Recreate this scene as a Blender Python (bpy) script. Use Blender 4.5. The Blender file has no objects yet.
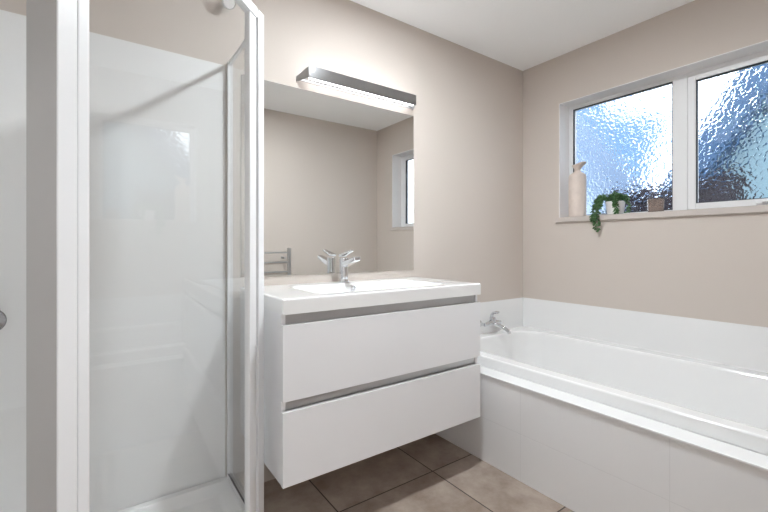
import bpy, bmesh, math, random
from mathutils import Vector, Matrix, noise

C = bpy.context.scene.collection
SC = bpy.context.scene
PI = math.pi

# ------------------------------------------------------------------ camera
cam_d = bpy.data.cameras.new('camera')
cam = bpy.data.objects.new('camera', cam_d)
C.objects.link(cam)
cam.location = (0, 0, 1.1)
cam.rotation_euler = (PI / 2, 0, math.radians(-35.403))
cam_d.sensor_width = 36
cam_d.sensor_fit = 'HORIZONTAL'
cam_d.lens = 401.0 / 768 * 36
cam_d.shift_y = -10.7 / 768
cam_d.clip_start = 0.01
cam_d.clip_end = 200
SC.camera = cam

# ------------------------------------------------------------------ exposure
SC.view_settings.view_transform = 'Standard'
SC.view_settings.look = 'None'
SC.view_settings.exposure = 0.2
SC.view_settings.gamma = 1
SC.view_settings.use_curve_mapping = False
SC.cycles.use_denoising = True
SC.cycles.max_bounces = 16
SC.cycles.diffuse_bounces = 8
SC.cycles.glossy_bounces = 8
SC.cycles.transmission_bounces = 12
SC.cycles.transparent_max_bounces = 24

CEILING_LIGHT = 620.0      # emission of the recessed ceiling lamps
BAR_LIGHT = 9.0          # emission of the bar over the mirror
HALL_FILL = 26.0         # unseen fill lamp, added in the hall behind the doorway
SKY = 5.0

# ------------------------------------------------------------------ sky
w = bpy.data.worlds.new('sky')
SC.world = w
w.use_nodes = True
nt = w.node_tree
nt.nodes.clear()
o = nt.nodes.new('ShaderNodeOutputWorld')
bg = nt.nodes.new('ShaderNodeBackground')
tc = nt.nodes.new('ShaderNodeTexCoord')
nz = nt.nodes.new('ShaderNodeTexNoise')
nz.inputs['Scale'].default_value = 3.2
nz.inputs['Detail'].default_value = 4
rp = nt.nodes.new('ShaderNodeValToRGB')
rp.color_ramp.elements[0].position = 0.42
rp.color_ramp.elements[0].color = (0.055, 0.105, 0.20, 1)
rp.color_ramp.elements[1].position = 0.56
rp.color_ramp.elements[1].color = (0.92, 0.96, 1.0, 1)
bg.inputs['Strength'].default_value = SKY
nt.links.new(tc.outputs['Generated'], nz.inputs['Vector'])
nt.links.new(nz.outputs['Fac'], rp.inputs['Fac'])
nt.links.new(rp.outputs['Color'], bg.inputs['Color'])
nt.links.new(bg.outputs['Background'], o.inputs['Surface'])

# ------------------------------------------------------------------ dimensions
YA, XB, YC, XL, H = 1.839, 2.578, -0.097, -0.445, 2.40


# ------------------------------------------------------------------ materials
def s2l(c):
    c /= 255.0
    return c / 12.92 if c <= 0.04045 else ((c + 0.055) / 1.055) ** 2.4


def rgb(r, g, b):
    return (s2l(r), s2l(g), s2l(b), 1)


def mat(name, col, rough=0.5, metal=0.0, coat=0.0, bump=None, spec=0.5, mottle=None):
    m = bpy.data.materials.new(name)
    m.use_nodes = True
    t = m.node_tree
    b = t.nodes['Principled BSDF']
    b.inputs['Base Color'].default_value = col
    b.inputs['Roughness'].default_value = rough
    b.inputs['Metallic'].default_value = metal
    b.inputs['Coat Weight'].default_value = coat
    b.inputs['Coat Roughness'].default_value = 0.03
    b.inputs['Specular IOR Level'].default_value = spec
    if mottle or bump:
        tc = t.nodes.new('ShaderNodeTexCoord')
    if mottle:
        sc, amt = mottle
        n = t.nodes.new('ShaderNodeTexNoise')
        n.inputs['Scale'].default_value = sc
        n.inputs['Detail'].default_value = 5
        r = t.nodes.new('ShaderNodeValToRGB')
        r.color_ramp.elements[0].position = 0.3
        r.color_ramp.elements[1].position = 0.7
        r.color_ramp.elements[0].color = tuple(c * (1 - amt) for c in col[:3]) + (1,)
        r.color_ramp.elements[1].color = tuple(min(1, c * (1 + amt)) for c in col[:3]) + (1,)
        t.links.new(tc.outputs['Object'], n.inputs['Vector'])
        t.links.new(n.outputs['Fac'], r.inputs['Fac'])
        t.links.new(r.outputs['Color'], b.inputs['Base Color'])
    if bump:
        sc, st = bump
        n2 = t.nodes.new('ShaderNodeTexNoise')
        n2.inputs['Scale'].default_value = sc
        bp = t.nodes.new('ShaderNodeBump')
        bp.inputs['Strength'].default_value = st
        bp.inputs['Distance'].default_value = 0.002
        t.links.new(tc.outputs['Object'], n2.inputs['Vector'])
        t.links.new(n2.outputs['Fac'], bp.inputs['Height'])
        t.links.new(bp.outputs['Normal'], b.inputs['Normal'])
    return m


def emit(name, col, strength):
    m = bpy.data.materials.new(name)
    m.use_nodes = True
    t = m.node_tree
    t.nodes.clear()
    o = t.nodes.new('ShaderNodeOutputMaterial')
    e = t.nodes.new('ShaderNodeEmission')
    e.inputs['Color'].default_value = col
    e.inputs['Strength'].default_value = strength
    t.links.new(e.outputs[0], o.inputs[0])
    return m


def clear_glass(name, tint, ior=1.5):
    """thin clear sheet: passes light straight, mirrors by the Fresnel law"""
    m = bpy.data.materials.new(name)
    m.use_nodes = True
    t = m.node_tree
    t.nodes.clear()
    o = t.nodes.new('ShaderNodeOutputMaterial')
    mx = t.nodes.new('ShaderNodeMixShader')
    tr = t.nodes.new('ShaderNodeBsdfTransparent')
    tr.inputs['Color'].default_value = tint
    gl = t.nodes.new('ShaderNodeBsdfGlossy')
    gl.inputs['Roughness'].default_value = 0.0
    fr = t.nodes.new('ShaderNodeFresnel')
    fr.inputs['IOR'].default_value = ior
    # the same Fresnel share on the back face as on the front one
    geo = t.nodes.new('ShaderNodeNewGeometry')
    mi = t.nodes.new('ShaderNodeMath')
    mi.operation = 'MULTIPLY_ADD'
    mi.inputs[1].default_value = 1.0 / ior - ior
    mi.inputs[2].default_value = ior
    t.links.new(geo.outputs['Backfacing'], mi.inputs[0])
    t.links.new(mi.outputs[0], fr.inputs['IOR'])
    t.links.new(fr.outputs[0], mx.inputs[0])
    t.links.new(tr.outputs[0], mx.inputs[1])
    t.links.new(gl.outputs[0], mx.inputs[2])
    t.links.new(mx.outputs[0], o.inputs[0])
    return m


def obscure_glass(name):
    """patterned window glass: refraction through a hammered face"""
    m = bpy.data.materials.new(name)
    m.use_nodes = True
    t = m.node_tree
    t.nodes.clear()
    o = t.nodes.new('ShaderNodeOutputMaterial')
    g = t.nodes.new('ShaderNodeBsdfGlass')
    g.inputs['Roughness'].default_value = 0.045
    g.inputs['IOR'].default_value = 1.45
    g.inputs['Color'].default_value = (0.97, 0.985, 1, 1)
    tc = t.nodes.new('ShaderNodeTexCoord')
    n = t.nodes.new('ShaderNodeTexNoise')
    n.inputs['Scale'].default_value = 22
    n.inputs['Detail'].default_value = 1
    sub = t.nodes.new('ShaderNodeVectorMath')
    sub.operation = 'MULTIPLY_ADD'
    sub.inputs[1].default_value = (0.012, 0.012, 0.012)
    v = t.nodes.new('ShaderNodeTexVoronoi')
    v.feature = 'SMOOTH_F1'
    v.inputs['Scale'].default_value = 56
    v.inputs['Smoothness'].default_value = 0.12
    bp = t.nodes.new('ShaderNodeBump')
    bp.inputs['Strength'].default_value = 1.0
    bp.inputs['Distance'].default_value = 0.0019
    t.links.new(tc.outputs['Object'], n.inputs['Vector'])
    t.links.new(n.outputs['Color'], sub.inputs[0])
    t.links.new(tc.outputs['Object'], sub.inputs[2])
    t.links.new(sub.outputs[0], v.inputs['Vector'])
    t.links.new(v.outputs['Distance'], bp.inputs['Height'])
    t.links.new(bp.outputs['Normal'], g.inputs['Normal'])
    t.links.new(g.outputs[0], o.inputs[0])
    return m


def tile_mat(name, col, grout, x0, y0, pitch_x, pitch_y, half, axes=('X', 'Y'), rough=0.35, mott=None, coat=0.0, spec=0.5):
    m = bpy.data.materials.new(name)
    m.use_nodes = True
    t = m.node_tree
    b = t.nodes['Principled BSDF']
    tc = t.nodes.new('ShaderNodeTexCoord')
    sp = t.nodes.new('ShaderNodeSeparateXYZ')
    t.links.new(tc.outputs['Object'], sp.inputs[0])

    def math_(op, a, bb=None):
        n = t.nodes.new('ShaderNodeMath')
        n.operation = op
        for i, q in enumerate((a, bb)):
            if q is None:
                continue
            if isinstance(q, (int, float)):
                n.inputs[i].default_value = q
            else:
                t.links.new(q, n.inputs[i])
        return n.outputs[0]

    def line(ax, off, pitch):
        k = math_('DIVIDE', math_('SUBTRACT', sp.outputs[ax], off), pitch)
        fr = math_('SUBTRACT', k, math_('ROUND', k))
        return math_('LESS_THAN', math_('ABSOLUTE', fr), half / pitch), math_('FLOOR', k)

    lx, kx = line(axes[0], x0, pitch_x)
    ly, ky = line(axes[1], y0, pitch_y)
    g = math_('MAXIMUM', lx, ly)
    mix = t.nodes.new('ShaderNodeMix')
    mix.data_type = 'RGBA'
    t.links.new(g, mix.inputs[0])
    mix.inputs[7].default_value = grout
    if mott:
        n1 = t.nodes.new('ShaderNodeTexNoise')
        n1.inputs['Scale'].default_value = 5
        n1.inputs['Detail'].default_value = 9
        n1.inputs['Roughness'].default_value = 0.68
        off = t.nodes.new('ShaderNodeCombineXYZ')
        t.links.new(math_('MULTIPLY', kx, 3.7), off.inputs[0])
        t.links.new(math_('MULTIPLY', ky, 5.3), off.inputs[1])
        ad = t.nodes.new('ShaderNodeVectorMath')
        ad.operation = 'ADD'
        t.links.new(tc.outputs['Object'], ad.inputs[0])
        t.links.new(off.outputs[0], ad.inputs[1])
        t.links.new(ad.outputs[0], n1.inputs['Vector'])
        r = t.nodes.new('ShaderNodeValToRGB')
        r.color_ramp.elements[0].position = 0.32
        r.color_ramp.elements[1].position = 0.68
        r.color_ramp.elements[0].color = mott
        r.color_ramp.elements[1].color = col
        t.links.new(n1.outputs['Fac'], r.inputs['Fac'])
        t.links.new(r.outputs['Color'], mix.inputs[6])
    else:
        mix.inputs[6].default_value = col
    t.links.new(mix.outputs[2], b.inputs['Base Color'])
    b.inputs['Roughness'].default_value = rough
    b.inputs['Coat Weight'].default_value = coat
    b.inputs['Specular IOR Level'].default_value = spec
    bp = t.nodes.new('ShaderNodeBump')
    bp.inputs['Strength'].default_value = 0.5
    bp.inputs['Distance'].default_value = 0.002
    bp.invert = True
    t.links.new(g, bp.inputs['Height'])
    t.links.new(bp.outputs['Normal'], b.inputs['Normal'])
    return m


M = {}
M['paint'] = mat('beige wall paint', (0.592, 0.528, 0.480, 1), 0.75, bump=(260, 0.08))
M['ceiling'] = mat('white ceiling paint', (0.93, 0.93, 0.93, 1), 0.8)
M['joinery'] = mat('white painted joinery', (0.80, 0.78, 0.78, 1), 0.4)
M['sill'] = mat('off-white sill paint', (0.56, 0.50, 0.465, 1), 0.45)
M['alu'] = mat('white powder coat', (0.80, 0.80, 0.81, 1), 0.35)
M['acrylic'] = mat('white acrylic', (0.88, 0.88, 0.88, 1), 0.12, coat=0.4)
M['liner'] = mat('white acrylic wall lining', (0.82, 0.82, 0.82, 1), 0.10)
M['liner_satin'] = mat('satin white wall lining', (0.82, 0.82, 0.82, 1), 0.4)
M['bath'] = mat('white bath acrylic', (0.84, 0.84, 0.84, 1), 0.12, coat=0.5)
M['gloss'] = mat('white gloss lacquer', (0.83, 0.83, 0.85, 1), 0.10, coat=0.3)
M['ceramic'] = mat('white ceramic', (0.86, 0.86, 0.86, 1), 0.08, coat=0.5)
M['chrome'] = mat('chrome', (0.70, 0.71, 0.73, 1), 0.04, 1.0)
M['dark_chrome'] = mat('dark chrome', (0.30, 0.30, 0.31, 1), 0.15, 1.0)  # darker metal of the shower mixer
M['steel'] = mat('brushed steel', (0.44, 0.44, 0.45, 1), 0.12, 1.0)
M['satin'] = mat('satin aluminium', (0.52, 0.52, 0.53, 1), 0.38, 1.0)
M['grey_frame'] = mat('grey frame profile', (0.43, 0.43, 0.43, 1), 0.4)
M['mirror'] = mat('mirror silver', (0.90, 0.91, 0.90, 1), 0.0, 1.0)
M['mirror_edge'] = mat('mirror edge', (0.35, 0.42, 0.40, 1), 0.2)
M['gasket'] = mat('black rubber', (0.015, 0.018, 0.025, 1), 0.5)
M['grey_gasket'] = mat('grey seal', (0.10, 0.10, 0.11, 1), 0.5)
M['glass'] = clear_glass('shower glass', (0.988, 0.992, 0.991, 1))
M['obscure'] = obscure_glass('hammered obscure glass')
M['floor'] = tile_mat('stone look floor tiles', rgb(180, 166, 155), rgb(60, 50, 44), 0.803, 1.454, 0.521, 0.521, 0.003, rough=0.42, mott=rgb(134, 117, 104))
M['skirt'] = tile_mat('white glazed tiles', (0.86, 0.86, 0.87, 1), (0.80, 0.80, 0.81, 1), 0.885, 0.22, 0.60, 0.30, 0.0015, axes=('Y', 'Z'), rough=0.2, coat=0.3)
M['pot'] = mat('matte white pot glaze', (0.78, 0.76, 0.76, 1), 0.5)
M['vase'] = mat('pale stoneware', (0.70, 0.60, 0.54, 1), 0.6, mottle=(30, 0.06))
M['soil'] = mat('potting soil', (0.05, 0.035, 0.025, 1), 0.9)
M['leaf'] = mat('succulent leaf', (0.06, 0.14, 0.05, 1), 0.45, mottle=(60, 0.45))
M['stem'] = mat('plant stem', (0.10, 0.15, 0.05, 1), 0.6)
M['lamp'] = emit('ceiling lamp diffuser', (0.90, 0.965, 1.0, 1), CEILING_LIGHT)
M['led'] = emit('bar lamp diffuser', (0.97, 0.98, 1.0, 1), BAR_LIGHT)
M['fence'] = mat('brown stained timber', (0.026, 0.023, 0.028, 1), 0.8, mottle=(3, 0.5), spec=0)
M['weatherboard'] = mat('pale weatherboard', (0.48, 0.57, 0.66, 1), 0.7, spec=0)
M['roofing_pale'] = mat('pale roofing', (0.22, 0.29, 0.39, 1), 0.6, spec=0)
M['weatherboard_teal'] = mat('teal weatherboard', (0.22, 0.32, 0.36, 1), 0.7, spec=0)
M['roofing'] = mat('blue grey roofing', (0.055, 0.105, 0.185, 1), 0.6, spec=0)
M['lawn'] = mat('lawn', (0.03, 0.045, 0.025, 1), 0.9)
M['tumbler'] = None


def smoked():
    m = mat('smoky pink glass', (0.62, 0.52, 0.47, 1), 0.08)
    b = m.node_tree.nodes['Principled BSDF']
    b.inputs['Transmission Weight'].default_value = 0.75
    b.inputs['IOR'].default_value = 1.3
    return m


M['tumbler'] = smoked()


# ------------------------------------------------------------------ mesh helpers
def new():
    return bmesh.new()


def box(bm, x0, x1, y0, y1, z0, z1, bev=0.0, seg=2):
    b = bmesh.new()
    r = bmesh.ops.create_cube(b, size=1)
    for v in b.verts:
        v.co = Vector(((x0 + x1) / 2 + v.co.x * (x1 - x0), (y0 + y1) / 2 + v.co.y * (y1 - y0), (z0 + z1) / 2 + v.co.z * (z1 - z0)))
    if bev > 0:
        bmesh.ops.bevel(b, geom=list(b.edges), offset=bev, segments=seg, profile=0.5, affect='EDGES')
    merge(bm, b)
    return bm


def merge(bm, b, mtx=None):
    if mtx is not None:
        b.transform(mtx)
    me = bpy.data.meshes.new('tmp')
    b.to_mesh(me)
    b.free()
    bm.from_mesh(me)
    bpy.data.meshes.remove(me)


def prism(bm, pts, z0, z1, bev=0.0):
    """polygon (counter clockwise in plan) from z0 to z1"""
    b = bmesh.new()
    lo = [b.verts.new((p[0], p[1], z0)) for p in pts]
    hi = [b.verts.new((p[0], p[1], z1)) for p in pts]
    n = len(pts)
    b.faces.new(list(reversed(lo)))
    b.faces.new(hi)
    for i in range(n):
        b.faces.new((lo[i], lo[(i + 1) % n], hi[(i + 1) % n], hi[i]))
    bmesh.ops.recalc_face_normals(b, faces=list(b.faces))
    if bev > 0:
        bmesh.ops.bevel(b, geom=list(b.edges), offset=bev, segments=2, profile=0.5, affect='EDGES')
    merge(bm, b)
    return bm


def bar(bm, p, q, wdt, z0, z1, bev=0.0, off=0.0):
    """upright plank from plan point p to q, of plan thickness wdt, shifted sideways by off"""
    p, q = Vector(p), Vector(q)
    d = (q - p).normalized()
    n = Vector((-d.y, d.x))
    a = p + n * (off - wdt / 2)
    b_ = q + n * (off - wdt / 2)
    c = q + n * (off + wdt / 2)
    e = p + n * (off + wdt / 2)
    return prism(bm, [a, b_, c, e], z0, z1, bev)


def lathe(bm, prof, cx=0, cy=0, cz=0, n=32, axis='Z', capped=True):
    b = bmesh.new()
    rings = []
    for r, z in prof:
        ring = []
        for i in range(n):
            a = 2 * PI * i / n
            ring.append(b.verts.new((r * math.cos(a), r * math.sin(a), z)))
        rings.append(ring)
    for k in range(len(rings) - 1):
        for i in range(n):
            j = (i + 1) % n
            b.faces.new((rings[k][i], rings[k][j], rings[k + 1][j], rings[k + 1][i]))
    if capped:
        b.faces.new(list(reversed(rings[0])))
        b.faces.new(rings[-1])
    bmesh.ops.remove_doubles(b, verts=list(b.verts), dist=1e-6)
    bmesh.ops.recalc_face_normals(b, faces=list(b.faces))
    if axis == 'Y':
        m = Matrix.Rotation(-PI / 2, 4, 'X')
    elif axis == '-Y':
        m = Matrix.Rotation(PI / 2, 4, 'X')
    elif axis == 'X':
        m = Matrix.Rotation(PI / 2, 4, 'Y')
    else:
        m = Matrix.Identity(4)
    merge(bm, b, Matrix.Translation((cx, cy, cz)) @ m)
    return bm


def tube(bm, pts, r, n=16, cap=True):
    pts = [Vector(p) for p in pts]
    rad = r if isinstance(r, (list, tuple)) else [r] * len(pts)
    b = bmesh.new()
    rings = []
    up = None
    for i, p in enumerate(pts):
        if i == 0:
            d = pts[1] - pts[0]
        elif i == len(pts) - 1:
            d = pts[-1] - pts[-2]
        else:
            d = (pts[i + 1] - pts[i]).normalized() + (pts[i] - pts[i - 1]).normalized()
        d.normalize()
        if up is None:
            up = Vector((0, 0, 1)) if abs(d.z) < 0.9 else Vector((1, 0, 0))
        u = (up - d * up.dot(d)).normalized()
        v = d.cross(u)
        up = u
        rings.append([b.verts.new(p + (u * math.cos(2 * PI * k / n) + v * math.sin(2 * PI * k / n)) * rad[i]) for k in range(n)])
    for a in range(len(rings) - 1):
        for k in range(n):
            j = (k + 1) % n
            b.faces.new((rings[a][k], rings[a][j], rings[a + 1][j], rings[a + 1][k]))
    if cap:
        b.faces.new(list(reversed(rings[0])))
        b.faces.new(rings[-1])
    bmesh.ops.recalc_face_normals(b, faces=list(b.faces))
    merge(bm, b)
    return bm


def rrect(x0, x1, y0, y1, r, z, n=8):
    pts = []
    for cx, cy, a0 in ((x1 - r, y1 - r, 0), (x0 + r, y1 - r, PI / 2), (x0 + r, y0 + r, PI), (x1 - r, y0 + r, 3 * PI / 2)):
        for k in range(n + 1):
            a = a0 + PI / 2 * k / n
            pts.append((cx + r * math.cos(a), cy + r * math.sin(a), z))
    return pts


def loft(bm, rings, close_first=False, close_last=True):
    b = bmesh.new()
    R = [[b.verts.new(p) for p in ring] for ring in rings]
    n = len(R[0])
    for k in range(len(R) - 1):
        for i in range(n):
            j = (i + 1) % n
            b.faces.new((R[k][i], R[k][j], R[k + 1][j], R[k + 1][i]))
    if close_first:
        b.faces.new(list(reversed(R[0])))
    if close_last:
        b.faces.new(R[-1])
    bmesh.ops.recalc_face_normals(b, faces=list(b.faces))
    merge(bm, b)
    return bm


def wpos(o):
    p = Vector((0, 0, 0))
    while o is not None:
        p += o.location
        o = o.parent
    return p


def obj(name, bm, material, parent=None, smooth=True, angle=35, origin=None, weighted=True):
    me = bpy.data.meshes.new(name)
    base = wpos(parent) if parent is not None else Vector(origin or (0, 0, 0))
    if base.length > 0:
        bm.transform(Matrix.Translation(-base))
    bm.to_mesh(me)
    bm.free()
    me.materials.append(material)
    ob = bpy.data.objects.new(name, me)
    C.objects.link(ob)
    if parent is not None:
        ob.parent = parent
    elif origin:
        ob.location = origin
    if smooth:
        for p in me.polygons:
            p.use_smooth = True
        try:
            me.set_sharp_from_angle(angle=math.radians(angle))
        except Exception:
            pass
        if weighted:
            wn = ob.modifiers.new('weighted normals', 'WEIGHTED_NORMAL')
            wn.mode = 'FACE_AREA'
            wn.weight = 80
            wn.keep_sharp = True
    return ob


def thing(name, label, cat, loc=(0, 0, 0), group=None):
    e = bpy.data.objects.new(name, None)
    C.objects.link(e)
    e.location = loc
    e['label'] = label
    e['category'] = cat
    if group:
        e['group'] = group
    return e


def tag(o, label, cat, group=None):
    o['label'] = label
    o['category'] = cat
    if group:
        o['group'] = group
    return o


def struct(name, bm, m, parent=None, **k):
    o = obj(name, bm, m, parent, **k)
    o['kind'] = 'structure'
    return o


# ------------------------------------------------------------------ room shell
struct('floor', box(new(), XL - 0.12, XB + 0.14, YC - 0.12, YA + 0.12, -0.12, 0), M['floor'], smooth=False)
struct('ceiling', box(new(), XL - 0.12, XB + 0.14, YC - 0.12, YA + 0.12, H, H + 0.1), M['ceiling'], smooth=False)
struct('wall_back', box(new(), XL - 0.12, XB + 0.14, YA, YA + 0.12, 0, H), M['paint'], smooth=False)
DX0, DX1, DZ = -0.40, 0.44, 2.0          # doorway the photo was taken from
b = new()
box(b, XL - 0.12, DX0, YC - 0.12, YC, 0, H)
box(b, DX1, XB + 0.14, YC - 0.12, YC, 0, H)
box(b, DX0, DX1, YC - 0.12, YC, DZ, H)
struct('wall_front', b, M['paint'], smooth=False)
b = new()
box(b, DX0, DX0 + 0.02, YC - 0.121, YC + 0.001, 0, DZ)
box(b, DX1 - 0.02, DX1, YC - 0.121, YC + 0.001, 0, DZ)
box(b, DX0, DX1, YC - 0.121, YC + 0.001, DZ - 0.02, DZ)
struct('door_1', b, M['joinery'], smooth=False)
# the hall behind it
HY0, HY1, HX0, HX1 = YC - 1.7, YC - 0.12, -0.62, 0.62
struct('floor_hall', box(new(), HX0, HX1, HY0, HY1, -0.12, 0), M['floor'], smooth=False)
struct('ceiling_hall', box(new(), HX0, HX1, HY0, HY1, H, H + 0.1), M['ceiling'], smooth=False)
struct('wall_hall', box(new(), HX0 - 0.1, HX0, HY0, HY1, 0, H), M['ceiling'], smooth=False)
struct('wall_hall', box(new(), HX1, HX1 + 0.1, HY0, HY1, 0, H), M['ceiling'], smooth=False)
struct('wall_hall', box(new(), HX0 - 0.1, HX1 + 0.1, HY0 - 0.1, HY0, 0, H), M['ceiling'], smooth=False)
struct('wall_left', box(new(), XL - 0.12, XL, YC, YA, 0, H), M['paint'], smooth=False)
# right wall with the window opening
WY0, WY1, WZ0, WZ1 = 0.20, 1.543, 1.290, 2.066
b = new()
XW = XB + 0.14
box(b, XB, XW, YC, YA, 0, WZ0 - 0.033)
box(b, XB, XW, YC, YA, WZ1 + 0.006, H)
box(b, XB, XW, WY1 + 0.006, YA, WZ0 - 0.033, WZ1 + 0.006)
box(b, XB, XW, YC, WY0 - 0.006, WZ0 - 0.033, WZ1 + 0.006)
struct('wall_right', b, M['paint'], smooth=False)

# window
win = bpy.data.objects.new('window_1', None)
C.objects.link(win)
win.location = (XB, (WY0 + WY1) / 2, WZ0)
win['kind'] = 'structure'
b = new()
box(b, XB - 0.002, XW, WY1, WY1 + 0.006, WZ0, WZ1 + 0.006, 0.0015)
box(b, XB - 0.002, XW, WY0 - 0.006, WY0, WZ0, WZ1 + 0.006, 0.0015)
box(b, XB - 0.002, XW, WY0, WY1, WZ1, WZ1 + 0.006, 0.0015)
struct('window_reveal', b, M['joinery'], win)
struct('window_sill', box(new(), XB - 0.020, XW, WY0 - 0.026, WY1 + 0.024, WZ0 - 0.033, WZ0, 0.003), M['sill'], win)
XF = XB + 0.112          # front of the window frame
GL = (0.919, 1.514, 1.304, 2.044)
SA = (0.245, 0.845, 1.300, 2.040)     # sash outline
GR = (0.283, 0.808, 1.332, 2.014)
b = new()
box(b, XF, XF + 0.05, GL[1], WY1, WZ0, WZ1, 0.002)
box(b, XF, XF + 0.05, GL[0], GL[1], GL[3], WZ1, 0.002)
box(b, XF, XF + 0.05, GL[0], GL[1], WZ0, GL[2], 0.002)
box(b, XF, XF + 0.05, SA[1] + 0.002, GL[0], WZ0, WZ1, 0.002)
box(b, XF, XF + 0.05, WY0, SA[0] - 0.002, WZ0, WZ1, 0.002)
box(b, XF, XF + 0.05, SA[0] - 0.002, SA[1] + 0.002, SA[3] + 0.002, WZ1, 0.002)
box(b, XF, XF + 0.05, SA[0] - 0.002, SA[1] + 0.002, WZ0, SA[2] - 0.002, 0.002)
struct('window_frame', b, M['alu'], win)
b = new()
box(b, XF - 0.004, XF + 0.045, GR[1], SA[1], SA[2], SA[3], 0.002)
box(b, XF - 0.004, XF + 0.045, SA[0], GR[0], SA[2], SA[3], 0.002)
box(b, XF - 0.004, XF + 0.045, GR[0], GR[1], GR[3], SA[3], 0.002)
box(b, XF - 0.004, XF + 0.045, GR[0], GR[1], SA[2], GR[2], 0.002)
sash = struct('window_sash', b, M['alu'], win)


def gasket(y0, y1, z0, z1, x0, x1, t=0.004):
    b = new()
    box(b, x0, x1, y1 - t, y1 + 0.001, z0, z1)
    box(b, x0, x1, y0 - 0.001, y0 + t, z0, z1)
    box(b, x0, x1, y0, y1, z1 - t, z1 + 0.001)
    box(b, x0, x1, y0, y1, z0 - 0.001, z0 + t)
    return b


struct('window_gasket', gasket(*GL, XF + 0.004, XF + 0.022), M['gasket'], win, smooth=False)
struct('window_gasket', gasket(*GR, XF + 0.002, XF + 0.022), M['gasket'], win, smooth=False)
struct('window_pane', box(new(), XF + 0.016, XF + 0.021, GL[0] - 0.002, GL[1] + 0.002, GL[2] - 0.002, GL[3] + 0.002), M['obscure'], win, smooth=False)
struct('window_pane', box(new(), XF + 0.016, XF + 0.021, GR[0] - 0.002, GR[1] + 0.002, GR[2] - 0.002, GR[3] + 0.002), M['obscure'], win, smooth=False)
b = new()
box(b, XF - 0.016, XF - 0.004, 0.51, 0.56, SA[2] + 0.006, SA[2] + 0.028, 0.003)
box(b, XF - 0.026, XF - 0.014, 0.50, 0.535, SA[2] + 0.012, SA[2] + 0.024, 0.004)
struct('window_latch', b, M['alu'], win)

# ------------------------------------------------------------------ bath surround, bath, splashback
XS = 1.600               # tiled front of the bath
su = thing('bath_surround', 'white tiled bath front with flat white ledge along its top', 'bath surround', (XS, 0.87, 0))
obj('front_panel', box(new(), XS, XS + 0.03, YC + 0.002, YA - 0.002, 0.0, 0.437), M['skirt'], su, smooth=False)
b = new()
box(b, XS - 0.007, 1.6935, YC + 0.002, YA - 0.002, 0.437, 0.447, 0.003)
obj('ledge', b, M['bath'], su)

bt = thing('bathtub', 'built-in white bath below the window with sloped inside walls', 'bathtub', (2.14, 0.93, 0.447))
BX0, BX1, BY0, BY1 = 1.694, XB - 0.0054, 0.06, YA - 0.0057
ZR = 0.500
rings = [rrect(BX0, BX1, BY0, BY1, 0.012, 0.447, 10),
         rrect(BX0, BX1, BY0, BY1, 0.012, ZR - 0.008, 10),
         rrect(BX0 + 0.003, BX1 - 0.003, BY0 + 0.003, BY1 - 0.003, 0.012, ZR - 0.002, 10),
         rrect(BX0 + 0.010, BX1 - 0.010, BY0 + 0.010, BY1 - 0.010, 0.012, ZR, 10)]
ix0, ix1, iy0, iy1 = BX0 + 0.075, BX1 - 0.085, BY0 + 0.085, BY1 - 0.075
rings += [rrect(BX0 + 0.014, BX1 - 0.014, BY0 + 0.014, BY1 - 0.014, 0.016, ZR, 10),
          rrect(ix0 - 0.012, ix1 + 0.012, iy0 - 0.012, iy1 + 0.012, 0.155, ZR, 10),
          rrect(ix0, ix1, iy0, iy1, 0.15, ZR, 10),
          rrect(ix0 + 0.006, ix1 - 0.006, iy0 + 0.006, iy1 - 0.006, 0.15, ZR - 0.003, 10),
          rrect(ix0 + 0.012, ix1 - 0.012, iy0 + 0.014, iy1 - 0.012, 0.148, ZR - 0.014, 10),
          rrect(ix0 + 0.030, ix1 - 0.040, iy0 + 0.09, iy1 - 0.024, 0.145, ZR - 0.12, 10),
          rrect(ix0 + 0.060, ix1 - 0.075, iy0 + 0.22, iy1 - 0.045, 0.14, ZR - 0.26, 10),
          rrect(ix0 + 0.090, ix1 - 0.105, iy0 + 0.31, iy1 - 0.075, 0.13, ZR - 0.34, 10),
          rrect(ix0 + 0.130, ix1 - 0.145, iy0 + 0.37, iy1 - 0.115, 0.10, ZR - 0.37, 10),
          rrect(ix0 + 0.190, ix1 - 0.205, iy0 + 0.45, iy1 - 0.180, 0.06, ZR - 0.375, 10)]
obj('bath_shell', loft(new(), rings), M['bath'], bt, angle=50)
b = new()
obj('sealant', box(box(new(), XB - 0.011, XB - 0.0053, BY0, YA - 0.0053, ZR - 0.006, ZR + 0.003, 0.0015), BX0, XB - 0.0053, YA - 0.011, YA - 0.0053, ZR - 0.006, ZR + 0.003, 0.0015), M['bath'], bt)
lathe(b, [(0.034, 0), (0.034, 0.003), (0.028, 0.005), (0.012, 0.005), (0.010, 0.002), (0.0, 0.002)], 2.13, 1.56, ZR - 0.375, 24)
obj('waste', b, M['chrome'], bt)

tag(obj('splashback_panel', box(new(), XS - 0.03, XB - 0.0055, YA - 0.0052, YA - 0.0003, 0.449, 0.712, 0.0015), M['liner']),
    'low white splashback panel on the end wall behind the bath tap', 'splashback')
tag(obj('splashback_panel', box(new(), XB - 0.0052, XB - 0.0003, YC + 0.002, YA - 0.0003, 0.449, 0.712, 0.0015), M['liner']),
    'long low white splashback panel along the bath under the window', 'splashback')

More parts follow.
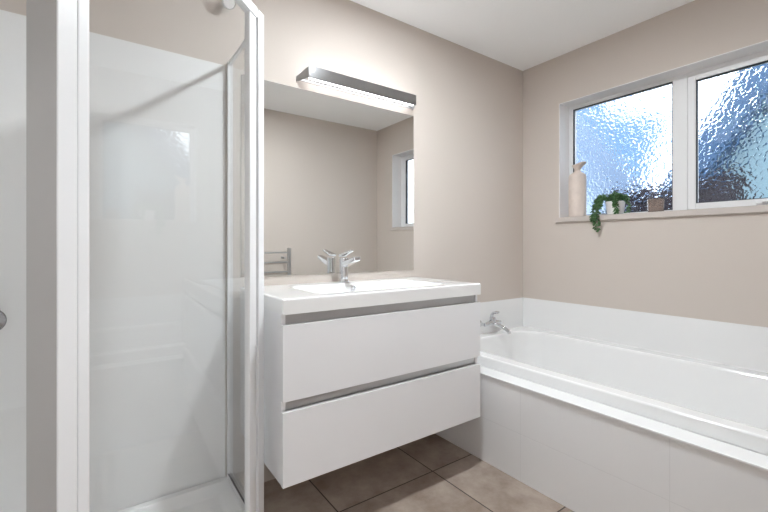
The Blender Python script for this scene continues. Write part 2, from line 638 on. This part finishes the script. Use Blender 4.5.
# bath mixer on the end wall
mx = thing('bath_mixer_tap', 'small chrome mixer tap on the splashback above the bath', 'tap', (2.165, YA - 0.006, 0.585))
for dx in (-0.075, 0.075):
    b = lathe(new(), [(0.024, 0), (0.024, 0.004), (0.018, 0.010), (0.011, 0.014), (0.011, 0.05)], 2.165 + dx, YA - 0.0065, 0.572, 20, '-Y')
    obj('wall_union', b, M['chrome'], mx)
b = new()
tube(b, [(2.085, YA - 0.058, 0.572), (2.10, YA - 0.058, 0.572), (2.14, YA - 0.058, 0.578), (2.19, YA - 0.058, 0.578), (2.23, YA - 0.058, 0.572), (2.245, YA - 0.058, 0.572)], [0.013, 0.014, 0.019, 0.019, 0.014, 0.013], 20)
lathe(b, [(0.021, 0), (0.021, 0.028), (0.018, 0.034), (0, 0.036)], 2.165, YA - 0.058, 0.582, 20)
obj('mixer_body', b, M['chrome'], mx)
b = new()
tube(b, [(2.165, YA - 0.062, 0.572), (2.175, YA - 0.10, 0.566), (2.187, YA - 0.14, 0.550), (2.195, YA - 0.165, 0.532), (2.196, YA - 0.170, 0.518)], [0.013, 0.013, 0.012, 0.0125, 0.0125], 18)
obj('spout', b, M['chrome'], mx)
b = new()
tube(b, [(2.165, YA - 0.050, 0.612), (2.165, YA - 0.052, 0.632), (2.165, YA - 0.064, 0.645), (2.165, YA - 0.090, 0.652), (2.165, YA - 0.110, 0.654)], [0.012, 0.010, 0.009, 0.009, 0.007], 14)
obj('lever', b, M['chrome'], mx)

# ------------------------------------------------------------------ shower lining
liner = thing('shower_lining', 'tall white acrylic lining on the walls inside the shower', 'wall lining', (XL, YA, 0.09))
obj('lining_panel', box(new(), XL + 0.005, 0.452, YA - 0.005, YA - 0.0003, 0.085, 1.888, 0.0012), M['liner'], liner)
obj('lining_panel', box(new(), XL + 0.0003, XL + 0.005, 0.90, YA - 0.006, 0.085, 1.888, 0.0012), M['liner_satin'], liner)

# ------------------------------------------------------------------ shower tray
P1 = Vector((0.4625, 1.420))
P2 = Vector((-0.0593, 0.916))
dv = (P2 - P1).normalized()          # along the door, away from the vanity
LD = (P2 - P1).length
nin = Vector((dv.y, -dv.x))          # towards the inside of the shower
if nin.dot(Vector((0.1, 1.5)) - P1) < 0:
    nin = -nin
XR, YF = 0.492, 0.912                # outside faces of the fixed panels


def tray_ring(d, z):
    """outline of the tray drawn in by d"""
    x1, y0 = XR + 0.006 - d, YF - 0.006 + d
    # diagonal edge, moved in by d
    q = P1 - nin * 0.012 + nin * d
    xa = q.x + (y0 - q.y) / dv.y * dv.x
    yb = q.y + (x1 - q.x) / dv.x * dv.y
    return [(XL + 0.006 + d * 0.6, YA - 0.007 - d * 0.6, z), (XL + 0.006 + d * 0.6, y0, z), (xa, y0, z), (x1, yb, z), (x1, YA - 0.007 - d * 0.6, z)]


tray = thing('shower_tray', 'low white shower tray with a cut-off front corner', 'shower tray', (0.02, 1.35, 0))
obj('tray_shell', loft(new(), [tray_ring(0, 0.0), tray_ring(0, 0.084), tray_ring(0.004, 0.089), tray_ring(0.045, 0.090), tray_ring(0.055, 0.087), tray_ring(0.09, 0.058), tray_ring(0.11, 0.052)]), M['acrylic'], tray, angle=50)
b = new()
lathe(b, [(0.045, 0), (0.045, 0.004), (0.040, 0.007), (0, 0.008)], 0.02, 1.40, 0.052, 24)
obj('waste', b, M['chrome'], tray)

# ------------------------------------------------------------------ shower enclosure
Z0, Z1, ZT = 0.090, 1.905, 1.940
en = thing('shower_enclosure', 'white framed clear glass corner shower enclosure with angled door', 'shower enclosure', (0.02, 1.35, Z0))
XG = 0.466                                            # plane of the fixed panel by the vanity
YG = 0.931
FT = 0.028
# fixed panels
obj('fixed_panel', box(new(), XG - 0.003, XG + 0.003, P1.y + 0.02, YA - 0.01, Z0 + 0.012, 1.888), M['glass'], en, smooth=False)
obj('fixed_panel', box(new(), XL + 0.01, P2.x - 0.02, YG - 0.003, YG + 0.003, Z0 + 0.012, 1.888), M['glass'], en, smooth=False)
# wall channels
obj('wall_channel', box(new(), XG - 0.010, XG + 0.012, YA - 0.026, YA - 0.0055, Z0, 1.900, 0.002), M['alu'], en)
obj('wall_channel', box(new(), XL + 0.0055, XL + 0.024, YG - 0.012, YG + 0.012, Z0, 1.900, 0.002), M['alu'], en)
# corner posts
q = P1 - dv * 0.0
b = new()
prism(b, [(P1.x, P1.y), (P1.x + 0.0285, P1.y + 0.0265), (P1.x + 0.0285, P1.y + 0.055), (P1.x - 0.008, P1.y + 0.055), (P1.x - 0.008, P1.y + 0.012)], Z0, ZT, 0.002)
obj('corner_post', b, M['alu'], en)
b = new()
a1, a2 = P2 - dv * 0.037, P2 - dv * 0.037 + nin * 0.028
prism(b, [(P2.x, P2.y), (a1.x, a1.y), (a2.x, a2.y), (P2.x - 0.012, P2.y + 0.030), (P2.x - 0.042, P2.y + 0.030), (P2.x - 0.042, P2.y)], Z0, ZT, 0.002)
obj('corner_post', b, M['alu'], en)
obj('frame_profile', box(new(), P2.x - 0.042, P2.x - 0.002, P2.y - 0.0025, P2.y - 0.0002, Z0, ZT), M['grey_frame'], en, smooth=False)
# rails
for nm, za, zb in (('top_rail', Z1, ZT), ('bottom_rail', Z0, Z0 + 0.014)):
    d = 0.0 if nm == 'top_rail' else 0.004
    ta, tb, hw = (1.886, 1.900, 0.007) if nm == 'top_rail' else (za, zb, 0.012)
    obj(nm, box(new(), XG - hw, XG + hw, P1.y + 0.05, YA - 0.02, ta, tb, 0.002), M['alu'], en)
    obj(nm, box(new(), XL + 0.02, P2.x - 0.04, YG - hw, YG + hw, ta, tb, 0.002), M['alu'], en)
    obj(nm, bar(new(), P1 + dv * 0.006 + nin * 0.015, P2 - dv * 0.036 + nin * 0.015, 0.030 - 2 * d, za, zb, 0.002), M['alu'], en)
# black seal at the foot of the fixed panel by the vanity
obj('seal', box(new(), XG - 0.010, XG - 0.004, P1.y + 0.05, YA - 0.02, Z0 + 0.001, Z0 + 0.017), M['grey_gasket'], en, smooth=False)
# door
da, db = P1 + dv * 0.012 + nin * 0.012, P2 - dv * 0.012 + nin * 0.012
door = obj('door_panel', bar(new(), P1 + dv * 0.045 + nin * 0.012, P2 - dv * 0.066 + nin * 0.012, 0.006, Z0 + 0.03, Z1 - 0.006), M['glass'], en, smooth=False)
obj('door_stile', bar(new(), P1 + dv * 0.013 + nin * 0.012, P1 + dv * 0.058 + nin * 0.012, 0.022, Z0 + 0.018, Z1 - 0.004, 0.004), M['alu'], door)
b = bar(new(), P2 - dv * 0.062 + nin * 0.012, P2 - dv * 0.039 + nin * 0.012, 0.022, Z0 + 0.018, Z1 - 0.004, 0.004)
obj('door_stile', b, M['alu'], door)
obj('door_edge_seal', bar(new(), P2 - dv * 0.069 + nin * 0.012, P2 - dv * 0.061 + nin * 0.012, 0.010, Z0 + 0.018, Z1 - 0.004, 0.002), M['joinery'], door)

# shower mixer and rose on the lining
sm = thing('shower_mixer', 'round shower mixer knob on the white lining at the photo left edge', 'shower mixer', (-0.292, YA - 0.005, 0.85))
b = new()
lathe(b, [(0.040, 0), (0.040, 0.004), (0.037, 0.008), (0.024, 0.010), (0.022, 0.045), (0.018, 0.050), (0, 0.051)], -0.292, YA - 0.0055, 0.85, 32, '-Y')
obj('wall_plate', b, M['dark_chrome'], sm)
b = new()
tube(b, [(-0.292, YA - 0.04, 0.86), (-0.30, YA - 0.05, 0.90), (-0.303, YA - 0.052, 0.925)], [0.008, 0.007, 0.006], 12)
obj('lever', b, M['dark_chrome'], sm)
RX, RYY, RZ = 0.452, 1.785, 2.140
sh = thing('shower_rose', 'small chrome shower rose on wall arm at the top inside the shower', 'shower head', (RX, YA, 2.13))
b = new()
lathe(b, [(0.024, 0), (0.024, 0.006), (0.011, 0.010)], RX, YA - 0.0005, 2.26, 20, '-Y')
tube(b, [(RX, YA - 0.005, 2.26), (RX, YA - 0.025, 2.258), (RX, YA - 0.036, 2.24), (RX, YA - 0.036, 2.20), (RX, YA - 0.030, 2.168)], 0.008, 14)
obj('arm', b, M['chrome'], sh)
RM = Matrix.Translation((RX, RYY, RZ)) @ Matrix.Rotation(-1.05, 4, 'X')
b, r = new(), new()
lathe(r, [(0.009, 0.030), (0.012, 0.024), (0.022, 0.014), (0.027, 0.006), (0.027, -0.008), (0.024, -0.010)], 0, 0, 0, 28)
merge(b, r, RM)
rose = obj('rose', b, M['chrome'], sh)
b, r = new(), new()
lathe(r, [(0.0235, -0.0095), (0.022, -0.0125), (0, -0.013)], 0, 0, 0, 28)
merge(b, r, RM)
obj('spray_face', b, M['pot'], rose)

# ------------------------------------------------------------------ vanity
VX0, VX1, VY, VZ0 = 0.516, 1.523, 1.327, 0.260
va = thing('vanity_unit', 'wall-hung white gloss vanity cabinet with two wide drawers', 'vanity', ((VX0 + VX1) / 2, 1.58, VZ0))
b = new()
t = 0.016
for a in (VX0 + 0.001, VX1 - t - 0.001):
    box(b, a, a + t, VY + 0.019, YA - 0.001, VZ0 + 0.002, 0.859, 0.0012)
box(b, VX0 + t, VX1 - t, VY + 0.021, YA - 0.001, VZ0 + 0.002, VZ0 + 0.02)
box(b, VX0 + t, VX1 - t, YA - 0.014, YA - 0.001, VZ0 + 0.02, 0.859)
obj('carcass', b, M['gloss'], va)
for z in (0.815, 0.512):
    b = new()
    box(b, VX0 + t + 0.001, VX1 - t - 0.001, VY + 0.024, VY + 0.030, z, z + 0.044)
    box(b, VX0 + t + 0.001, VX1 - t - 0.001, VY + 0.003, VY + 0.026, z + 0.0005, z + 0.003)
    obj('finger_pull', b, M['satin'], va, smooth=False)
for za, zb in ((0.556, 0.822), (0.260, 0.520)):
    dr = obj('drawer', box(new(), VX0, VX1, VY, VY + 0.0185, za, zb, 0.0015), M['gloss'], va)

# basin top
ba = thing('vanity_basin', 'white ceramic basin top with square front edge on the vanity', 'washbasin', ((VX0 + VX1) / 2, 1.58, 0.859))
bx0, bx1, by0, by1, bz0, bz1 = VX0 - 0.002, VX1 + 0.002, VY - 0.002, YA - 0.001, 0.8595, 0.914
hx0, hx1, hy0, hy1 = 0.70, 1.34, 1.395, 1.705


def rr(d, z, r=0.004):
    return rrect(bx0 + d, bx1 - d, by0 + d, by1 - d, r, z, 8)


def hh(d, z, r):
    return rrect(hx0 + d, hx1 - d, hy0 + d, hy1 - d, r, z, 8)


rings = [rr(0.0, bz0), rr(0.0, bz1 - 0.006), rr(0.0018, bz1 - 0.0018), rr(0.006, bz1), rr(0.02, bz1, 0.01),
         rr(0.024, bz1, 0.014), hh(-0.026, bz1, 0.055), hh(-0.012, bz1, 0.05), hh(-0.004, bz1 - 0.0025, 0.046), hh(0.004, bz1 - 0.012, 0.042), hh(0.014, bz1 - 0.05, 0.042),
         hh(0.035, bz1 - 0.078, 0.05), hh(0.08, bz1 - 0.088, 0.05), hh(0.12, bz1 - 0.091, 0.03)]
obj('basin', loft(new(), rings, close_first=False), M['ceramic'], ba, angle=55)
b = new()
lathe(b, [(0.013, 0), (0.013, 0.003), (0.009, 0.005), (0.006, 0.004), (0.006, 0.001), (0, 0.001)], 1.018, hy1 - 0.012, bz1 - 0.026, 24, '-Y')
obj('overflow_ring', b, M['chrome'], ba)
b = new()
lathe(b, [(0.030, 0), (0.030, 0.003), (0.024, 0.005), (0, 0.006)], 1.018, 1.55, bz1 - 0.091, 24)
obj('waste', b, M['chrome'], ba)

# basin mixer
TX, TY = 1.006, 1.765
tp = thing('basin_mixer_tap', 'chrome single-lever mixer tap standing behind the basin', 'tap', (TX, TY, bz1))
b = new()
lathe(b, [(0.027, 0), (0.027, 0.004), (0.0235, 0.008), (0.0225, 0.02), (0.0225, 0.118), (0.0215, 0.122), (0, 0.122)], TX, TY, bz1, 32)
obj('body', b, M['chrome'], tp)


def blade(p, q, w0, w1, t0, t1):
    """flat arm from p to q in the YZ plane"""
    p, q = Vector(p), Vector(q)
    d = (q - p).normalized()
    n = Vector((1, 0, 0)).cross(d).normalized()
    if n.z < 0:
        n = -n
    b = bmesh.new()
    vs = []
    for c, ww, tt in ((p, w0, t0), (p.lerp(q, 0.5), (w0 + w1) / 2, (t0 + t1) / 2), (q, w1, t1)):
        vs.append([b.verts.new(c + Vector((sx * ww / 2, 0, 0)) + n * (sz * tt / 2)) for sx, sz in ((-1, -1), (1, -1), (1, 1), (-1, 1))])
    for a in (0, 1):
        for i in range(4):
            j = (i + 1) % 4
            b.faces.new((vs[a][i], vs[a][j], vs[a + 1][j], vs[a + 1][i]))
    b.faces.new(list(reversed(vs[0])))
    b.faces.new(vs[2])
    bmesh.ops.recalc_face_normals(b, faces=list(b.faces))
    bmesh.ops.bevel(b, geom=[e for e in b.edges if e.calc_face_angle(0) > 0.5], offset=0.004, segments=3, profile=0.5, affect='EDGES')
    bm = new()
    merge(bm, b)
    return bm


obj('spout', blade((TX, TY - 0.012, 1.004), (TX, TY - 0.130, 1.036), 0.036, 0.034, 0.028, 0.020), M['chrome'], tp)
b = blade((TX, TY + 0.022, 1.047), (TX, TY - 0.080, 1.074), 0.040, 0.022, 0.014, 0.009)
obj('lever', b, M['chrome'], tp)

# ------------------------------------------------------------------ mirror
mi = thing('mirror', 'large frameless wall mirror above the vanity', 'mirror', (1.018, YA, 0.955))
mb = box(new(), 0.519, 1.518, YA - 0.006, YA - 0.0005, 0.957, 1.865)
mo = obj('mirror_glass', mb, M['mirror'], mi, smooth=False)
mo.data.materials.append(M['mirror_edge'])
for p in mo.data.polygons:
    if p.normal.y > -0.9:
        p.material_index = 1

# ------------------------------------------------------------------ bar lamp over the mirror
LX0, LX1, LY, LZ0, LZ1 = 0.820, 1.490, 1.775, 1.906, 1.965
vl = thing('vanity_light', 'brushed steel bar lamp mounted on the wall above the mirror', 'wall lamp', ((LX0 + LX1) / 2, YA, 1.90))
obj('front_plate', box(new(), LX0, LX1, LY, LY + 0.005, LZ0, LZ1, 0.001), M['steel'], vl)
obj('diffuser', box(new(), LX0 + 0.010, LX1 - 0.010, LY + 0.0055, LY + 0.026, LZ0 + 0.001, LZ1 - 0.012, 0.003), M['led'], vl)
obj('back_housing', box(new(), LX0 + 0.007, LX1 - 0.007, LY + 0.0265, LY + 0.030, LZ0 + 0.014, LZ1 - 0.002, 0.0008), M['satin'], vl)
for s_, xf, xw in ((-1, LX0, 0.782), (1, LX1, 1.516)):
    b = bmesh.new()
    t_ = 0.006 * -s_
    vv = []
    for dx in (0, t_):
        vv.append([b.verts.new(p) for p in ((xf + dx, LY + 0.0052, LZ0 + 0.002), (xf + dx, LY + 0.0052, LZ1 - 0.004), (xw + dx, YA - 0.001, 1.922), (xw + dx, YA - 0.001, 1.899))])
    for i in range(4):
        k = (i + 1) % 4
        b.faces.new((vv[0][i], vv[0][k], vv[1][k], vv[1][i]))
    b.faces.new(vv[0])
    b.faces.new(list(reversed(vv[1])))
    bmesh.ops.recalc_face_normals(b, faces=list(b.faces))
    obj('end_bracket', b, M['satin'], vl, smooth=False)
obj('wall_plate', box(new(), 0.790, 1.508, YA - 0.006, YA - 0.0005, 1.906, 1.920, 0.001), M['satin'], vl)

# ------------------------------------------------------------------ recessed ceiling lamps (their light is in the room)
def downlight(x, y, label):
    t = thing('ceiling_downlight', label, 'ceiling light', (x, y, H))
    b = new()
    lathe(b, [(0.084, 0), (0.082, -0.006), (0.070, -0.008), (0.067, -0.004), (0.067, 0.0)], x, y, H - 0.0005, 40, capped=False)
    obj('trim_ring', b, M['alu'], t)
    b = new()
    lathe(b, [(0.0665, -0.001), (0.0665, -0.005), (0, -0.006)], x, y, H - 0.0005, 40)
    obj('diffuser', b, M['lamp'], t)


downlight(1.11, 1.0, 'round recessed ceiling lamp over the middle of the room')

hl = thing('hall_fill_lamp', 'unseen round fill lamp added in the hall behind the doorway', 'ceiling light', (0, -1.0, H))  # added out of view, fills the shower and vanity front through the doorway
b = new()
lathe(b, [(0.20, 0), (0.20, -0.02), (0.17, -0.05), (0.10, -0.068), (0, -0.073)], 0, -1.0, H - 0.0005, 40)
obj('shade', b, emit('fill lamp glow', (0.95, 0.98, 1.0, 1), HALL_FILL), hl)

# ------------------------------------------------------------------ towel rail on the wall behind the camera, seen in the mirror
tr = thing('towel_rail', 'ladder towel rail reflected in the lower left of the mirror', 'towel rail', (1.2, YC, 0.76))
RY = YC + 0.075
for x in (0.92, 1.482):
    obj('upright', box(new(), x, x + 0.032, RY - 0.008, RY + 0.008, 0.45, 1.076, 0.003), M['satin'], tr)
for k in range(7):
    z = 1.030 - k * 0.0915
    b = new()
    box(b, 0.95, 1.484, RY - 0.006, RY + 0.006, z - 0.007, z + 0.007, 0.003)
    obj('rung', b, M['satin'], tr)
for x in (0.936, 1.455):
    for z in (0.98, 0.53):
        b = new()
        lathe(b, [(0.013, 0), (0.013, 0.004), (0.009, 0.006), (0.009, 0.078)], x, YC + 0.0005, z, 16, 'Y')
        obj('wall_bracket', b, M['satin'], tr)

# ------------------------------------------------------------------ things on the window sill
random.seed(4)
vx, vy = XB + 0.058, 1.452
vs = thing('vase', 'tall pale bottle vase with flared lip in the window corner', 'vase', (vx, vy, WZ0))
b = new()
lathe(b, [(0.0, 0.0), (0.050, 0.0), (0.0535, 0.004), (0.0545, 0.02), (0.0550, 0.15), (0.0545, 0.268), (0.051, 0.283), (0.041, 0.293), (0.028, 0.300), (0.0205, 0.308), (0.019, 0.322),
          (0.0155, 0.322), (0.0155, 0.29), (0.0, 0.285)], vx, vy, WZ0, 40, capped=False)
obj('body', b, M['vase'], vs)
b = new()
n = 28
rows = []
for k, (r, z) in enumerate([(0.0192, 0.318), (0.022, 0.330), (0.030, 0.342), (0.036, 0.350), (0.033, 0.352), (0.026, 0.343), (0.0165, 0.330), (0.0157, 0.318)]):
    ring = []
    for i in range(n):
        a = 2 * PI * i / n
        pull = max(0.0, math.cos(a + PI / 2 + 0.25)) ** 3 * (max(0, z - 0.325) * 1.1)      # lip drawn out to one side
        rr_ = r + pull
        zz = z + pull * 0.45
        ring.append((vx + rr_ * math.cos(a), vy + rr_ * math.sin(a), WZ0 + zz))
    rows.append(ring)
loft(b, rows, False, False)
obj('lip', b, M['vase'], vs, angle=60)

px, py = XB + 0.046, 1.203
pl = thing('potted_plant', 'trailing green succulent in a small white pot on the window sill', 'plant', (px, py, WZ0))
b = new()
lathe(b, [(0.0, 0.0), (0.040, 0.0), (0.044, 0.003), (0.050, 0.04), (0.054, 0.078), (0.0535, 0.082), (0.050, 0.081), (0.047, 0.066), (0.0, 0.065)], px, py, WZ0, 36, capped=False)
pot = obj('pot', b, M['pot'], pl)
b = new()
lathe(b, [(0.0, 0.0), (0.0475, 0.0), (0.0475, 0.004), (0.03, 0.009), (0, 0.010)], px, py, WZ0 + 0.066, 24, capped=False)
obj('soil', b, M['soil'], pot)


def leaf(b, c, d, ln, wd):
    d = d.normalized()
    up = Vector((random.uniform(-1, 1), random.uniform(-1, 1), random.uniform(-0.3, 1))).normalized()
    s_ = d.cross(up)
    if s_.length < 1e-3:
        s_ = Vector((1, 0, 0))
    s_.normalize()
    n_ = s_.cross(d).normalized()
    prof = [(0.0, 0.12), (0.3, 0.85), (0.6, 1.0), (0.85, 0.6), (1.0, 0.06)]
    R = []
    for tt, ww in prof:
        ring = []
        for i in range(6):
            a = 2 * PI * i / 6
            ring.append(b.verts.new(c + d * (ln * tt) + s_ * (wd * ww * math.cos(a)) + n_ * (wd * 0.5 * ww * math.sin(a))))
        R.append(ring)
    for k in range(len(R) - 1):
        for i in range(6):
            j = (i + 1) % 6
            b.faces.new((R[k][i], R[k][j], R[k + 1][j], R[k + 1][i]))
    b.faces.new(R[-1])
    b.faces.new(list(reversed(R[0])))


fol, stm = new(), new()


def strand(pts, dens=120, ln=0.020, wd=0.0066, spread=0.9):
    pts = [Vector(p) for p in pts]
    # smooth the polyline
    fine = []
    for i in range(len(pts) - 1):
        p0 = pts[max(0, i - 1)]
        p1, p2 = pts[i], pts[i + 1]
        p3 = pts[min(len(pts) - 1, i + 2)]
        for k in range(8):
            t_ = k / 8
            fine.append(0.5 * ((2 * p1) + (p2 - p0) * t_ + (2 * p0 - 5 * p1 + 4 * p2 - p3) * t_ ** 2 + (3 * p1 - p0 - 3 * p2 + p3) * t_ ** 3))
    fine.append(pts[-1])
    tube(stm, fine, 0.0014, 5)
    L = sum((fine[i + 1] - fine[i]).length for i in range(len(fine) - 1))
    for k in range(int(L * dens * 3)):
        i = random.randrange(len(fine) - 1)
        p = fine[i].lerp(fine[i + 1], random.random())
        d = (fine[i + 1] - fine[i]).normalized()
        rd = Vector((random.gauss(0, 1), random.gauss(0, 1), random.gauss(0, 1)))
        rd = (rd - d * rd.dot(d))
        if rd.length < 1e-3:
            continue
        rd.normalize()
        leaf(fol, p, rd * spread + d * 0.6, ln * random.uniform(0.7, 1.15), wd * random.uniform(0.8, 1.1))


zt = WZ0 + 0.075
xe = XB - 0.028          # just clear of the sill edge
# long trails at the far side, over the sill edge
strand([(px - 0.01, py + 0.02, zt), (px - 0.03, py + 0.055, zt + 0.045), (px - 0.05, py + 0.085, zt + 0.025), (xe, py + 0.092, WZ0 + 0.04), (xe - 0.004, py + 0.090, WZ0 - 0.04), (xe - 0.002, py + 0.086, WZ0 - 0.085)])
strand([(px - 0.01, py + 0.02, zt), (px - 0.03, py + 0.05, zt + 0.035), (px - 0.06, py + 0.072, zt + 0.012), (xe - 0.008, py + 0.074, WZ0 + 0.015), (xe - 0.008, py + 0.066, WZ0 - 0.05), (xe - 0.006, py + 0.068, WZ0 - 0.100)])
strand([(px - 0.01, py + 0.02, zt), (px - 0.03, py + 0.06, zt + 0.040), (px - 0.045, py + 0.09, zt + 0.018), (xe, py + 0.102, WZ0 + 0.03), (xe - 0.002, py + 0.106, WZ0 - 0.035)])
strand([(px, py + 0.02, zt), (px - 0.02, py + 0.06, zt + 0.045), (px - 0.03, py + 0.080, zt + 0.03), (px - 0.035, py + 0.085, WZ0 + 0.05), (px - 0.038, py + 0.085, WZ0 + 0.022)])
strand([(px, py + 0.01, zt), (px - 0.03, py + 0.04, zt + 0.035), (px - 0.045, py + 0.062, zt + 0.02), (px - 0.05, py + 0.068, WZ0 + 0.045)])
# middle trail in front of the pot
strand([(px - 0.01, py - 0.010, zt), (px - 0.035, py - 0.024, zt + 0.045), (px - 0.060, py - 0.034, zt + 0.015), (px - 0.066, py - 0.036, zt - 0.04), (px - 0.064, py - 0.036, WZ0 + 0.010)])
strand([(px - 0.01, py - 0.010, zt), (px - 0.035, py - 0.020, zt + 0.040), (px - 0.058, py - 0.024, zt + 0.010), (px - 0.062, py - 0.026, zt - 0.025)])
# near side trails
strand([(px, py - 0.02, zt), (px - 0.02, py - 0.055, zt + 0.035), (px - 0.03, py - 0.080, zt + 0.012), (px - 0.032, py - 0.090, zt - 0.03), (px - 0.032, py - 0.088, WZ0 + 0.012)])
strand([(px, py - 0.02, zt), (px - 0.01, py - 0.050, zt + 0.032), (px - 0.02, py - 0.072, zt + 0.018), (px - 0.02, py - 0.080, zt - 0.008)])
# top tufts
for k in range(9):
    a = random.uniform(0, 2 * PI)
    r_ = random.uniform(0.015, 0.045)
    strand([(px + 0.4 * r_ * math.cos(a), py + 0.4 * r_ * math.sin(a), zt - 0.004), (px + 0.8 * r_ * math.cos(a), py + 0.8 * r_ * math.sin(a), zt + 0.034 + random.uniform(0, 0.022)), (px + 1.3 * r_ * math.cos(a), py + 1.3 * r_ * math.sin(a), zt + 0.024)])
obj('foliage', fol, M['leaf'], pl, angle=60, weighted=False)
obj('stems', stm, M['stem'], pl)

gx, gy = XB + 0.060, 0.985
tg = thing('glass_tumbler', 'small smoky pink glass tumbler on the sill beside the window mullion', 'tumbler', (gx, gy, WZ0))
b = new()
lathe(b, [(0.0, 0.0), (0.036, 0.0), (0.039, 0.003), (0.041, 0.03), (0.0425, 0.076), (0.0415, 0.078), (0.040, 0.076), (0.0385, 0.03), (0.036, 0.010), (0, 0.009)], gx, gy, WZ0, 36, capped=False)
obj('glass', b, M['tumbler'], tg)
b = new()
lathe(b, [(0.0, 0.0095), (0.0345, 0.0105), (0.0365, 0.028), (0.030, 0.033), (0.0, 0.032)], gx, gy, WZ0, 28, capped=False)
obj('candle_wax', b, M['vase'], tg)

# ------------------------------------------------------------------ outside, seen blurred through the obscure glass
struct('ground_outside', box(new(), XB + 0.3, 40, -30, 30, -0.6, -0.5), M['lawn'], smooth=False)
fe = thing('garden_fence', 'dark brown board fence seen blurred through the window glass', 'fence', (5.3, 1.6, -0.5))
b = new()
for k in range(13):
    y = 1.17 + k * 0.1
    box(b, 5.30, 5.32, y, y + 0.096, -0.5, (1.84 if k < 6 else 1.76) + 0.03 * math.sin(k * 1.7))
obj('boards', b, M['fence'], fe, smooth=False)
for z in (-0.1, 0.7, 1.4):
    obj('rail', box(new(), 5.32, 5.37, 1.17, 2.46, z, z + 0.08), M['fence'], fe, smooth=False)


def gable(name, label, x, pts, eave, wallcol, roofcol, xdepth):
    """neighbouring house: gable end facing the window, outline pts (y,z)"""
    h_ = thing(name, label, 'house', (x, pts[0][0], -0.5))
    b = bmesh.new()
    f = [b.verts.new((x, p[0], p[1])) for p in pts]
    g = [b.verts.new((x + xdepth, p[0], p[1])) for p in pts]
    n = len(pts)
    b.faces.new(f)
    b.faces.new(list(reversed(g)))
    for i in range(n):
        j = (i + 1) % n
        b.faces.new((f[j], f[i], g[i], g[j]))
    bmesh.ops.recalc_face_normals(b, faces=list(b.faces))
    obj('walls', b, M[wallcol], h_, smooth=False)
    b = new()
    for (ya, za), (yb, zb) in eave:
        q = bmesh.new()
        dy, dz = yb - ya, zb - za
        L_ = math.hypot(dy, dz)
        ny, nz_ = -dz / L_, dy / L_
        if nz_ < 0:
            ny, nz_ = -ny, -nz_
        T = 0.42
        vs_ = []
        for xx in (x - 0.35, x + xdepth + 0.35):
            vs_.append([q.verts.new((xx, ya + ny * c, za + nz_ * c)) for c in (0, T)] + [q.verts.new((xx, yb + ny * c, zb + nz_ * c)) for c in (T, 0)])
        for i in range(4):
            j = (i + 1) % 4
            q.faces.new((vs_[0][i], vs_[0][j], vs_[1][j], vs_[1][i]))
        q.faces.new(list(reversed(vs_[0])))
        q.faces.new(vs_[1])
        bmesh.ops.recalc_face_normals(q, faces=list(q.faces))
        merge(b, q)
    obj('roof', b, M[roofcol], h_, smooth=False)


gable('neighbour_house', 'pale house with blue grey roof blurred behind the far window pane', 9.0,
      [(4.35, -0.5), (4.35, 1.9), (6.6, 5.4), (8.8, 1.9), (8.8, -0.5)],
      [((4.15, 1.7), (6.6, 5.4)), ((9.0, 1.7), (6.6, 5.4))], 'weatherboard', 'roofing_pale', 1.2)
gable('neighbour_house', 'pale house with blue grey roof blurred behind the opening window pane', 7.5,
      [(2.05, -0.5), (2.05, 1.95), (0.2, 5.0), (-1.7, 1.95), (-1.7, -0.5)],
      [((2.25, 1.75), (0.2, 5.0)), ((-1.9, 1.75), (0.2, 5.0))], 'weatherboard_teal', 'roofing', 6)
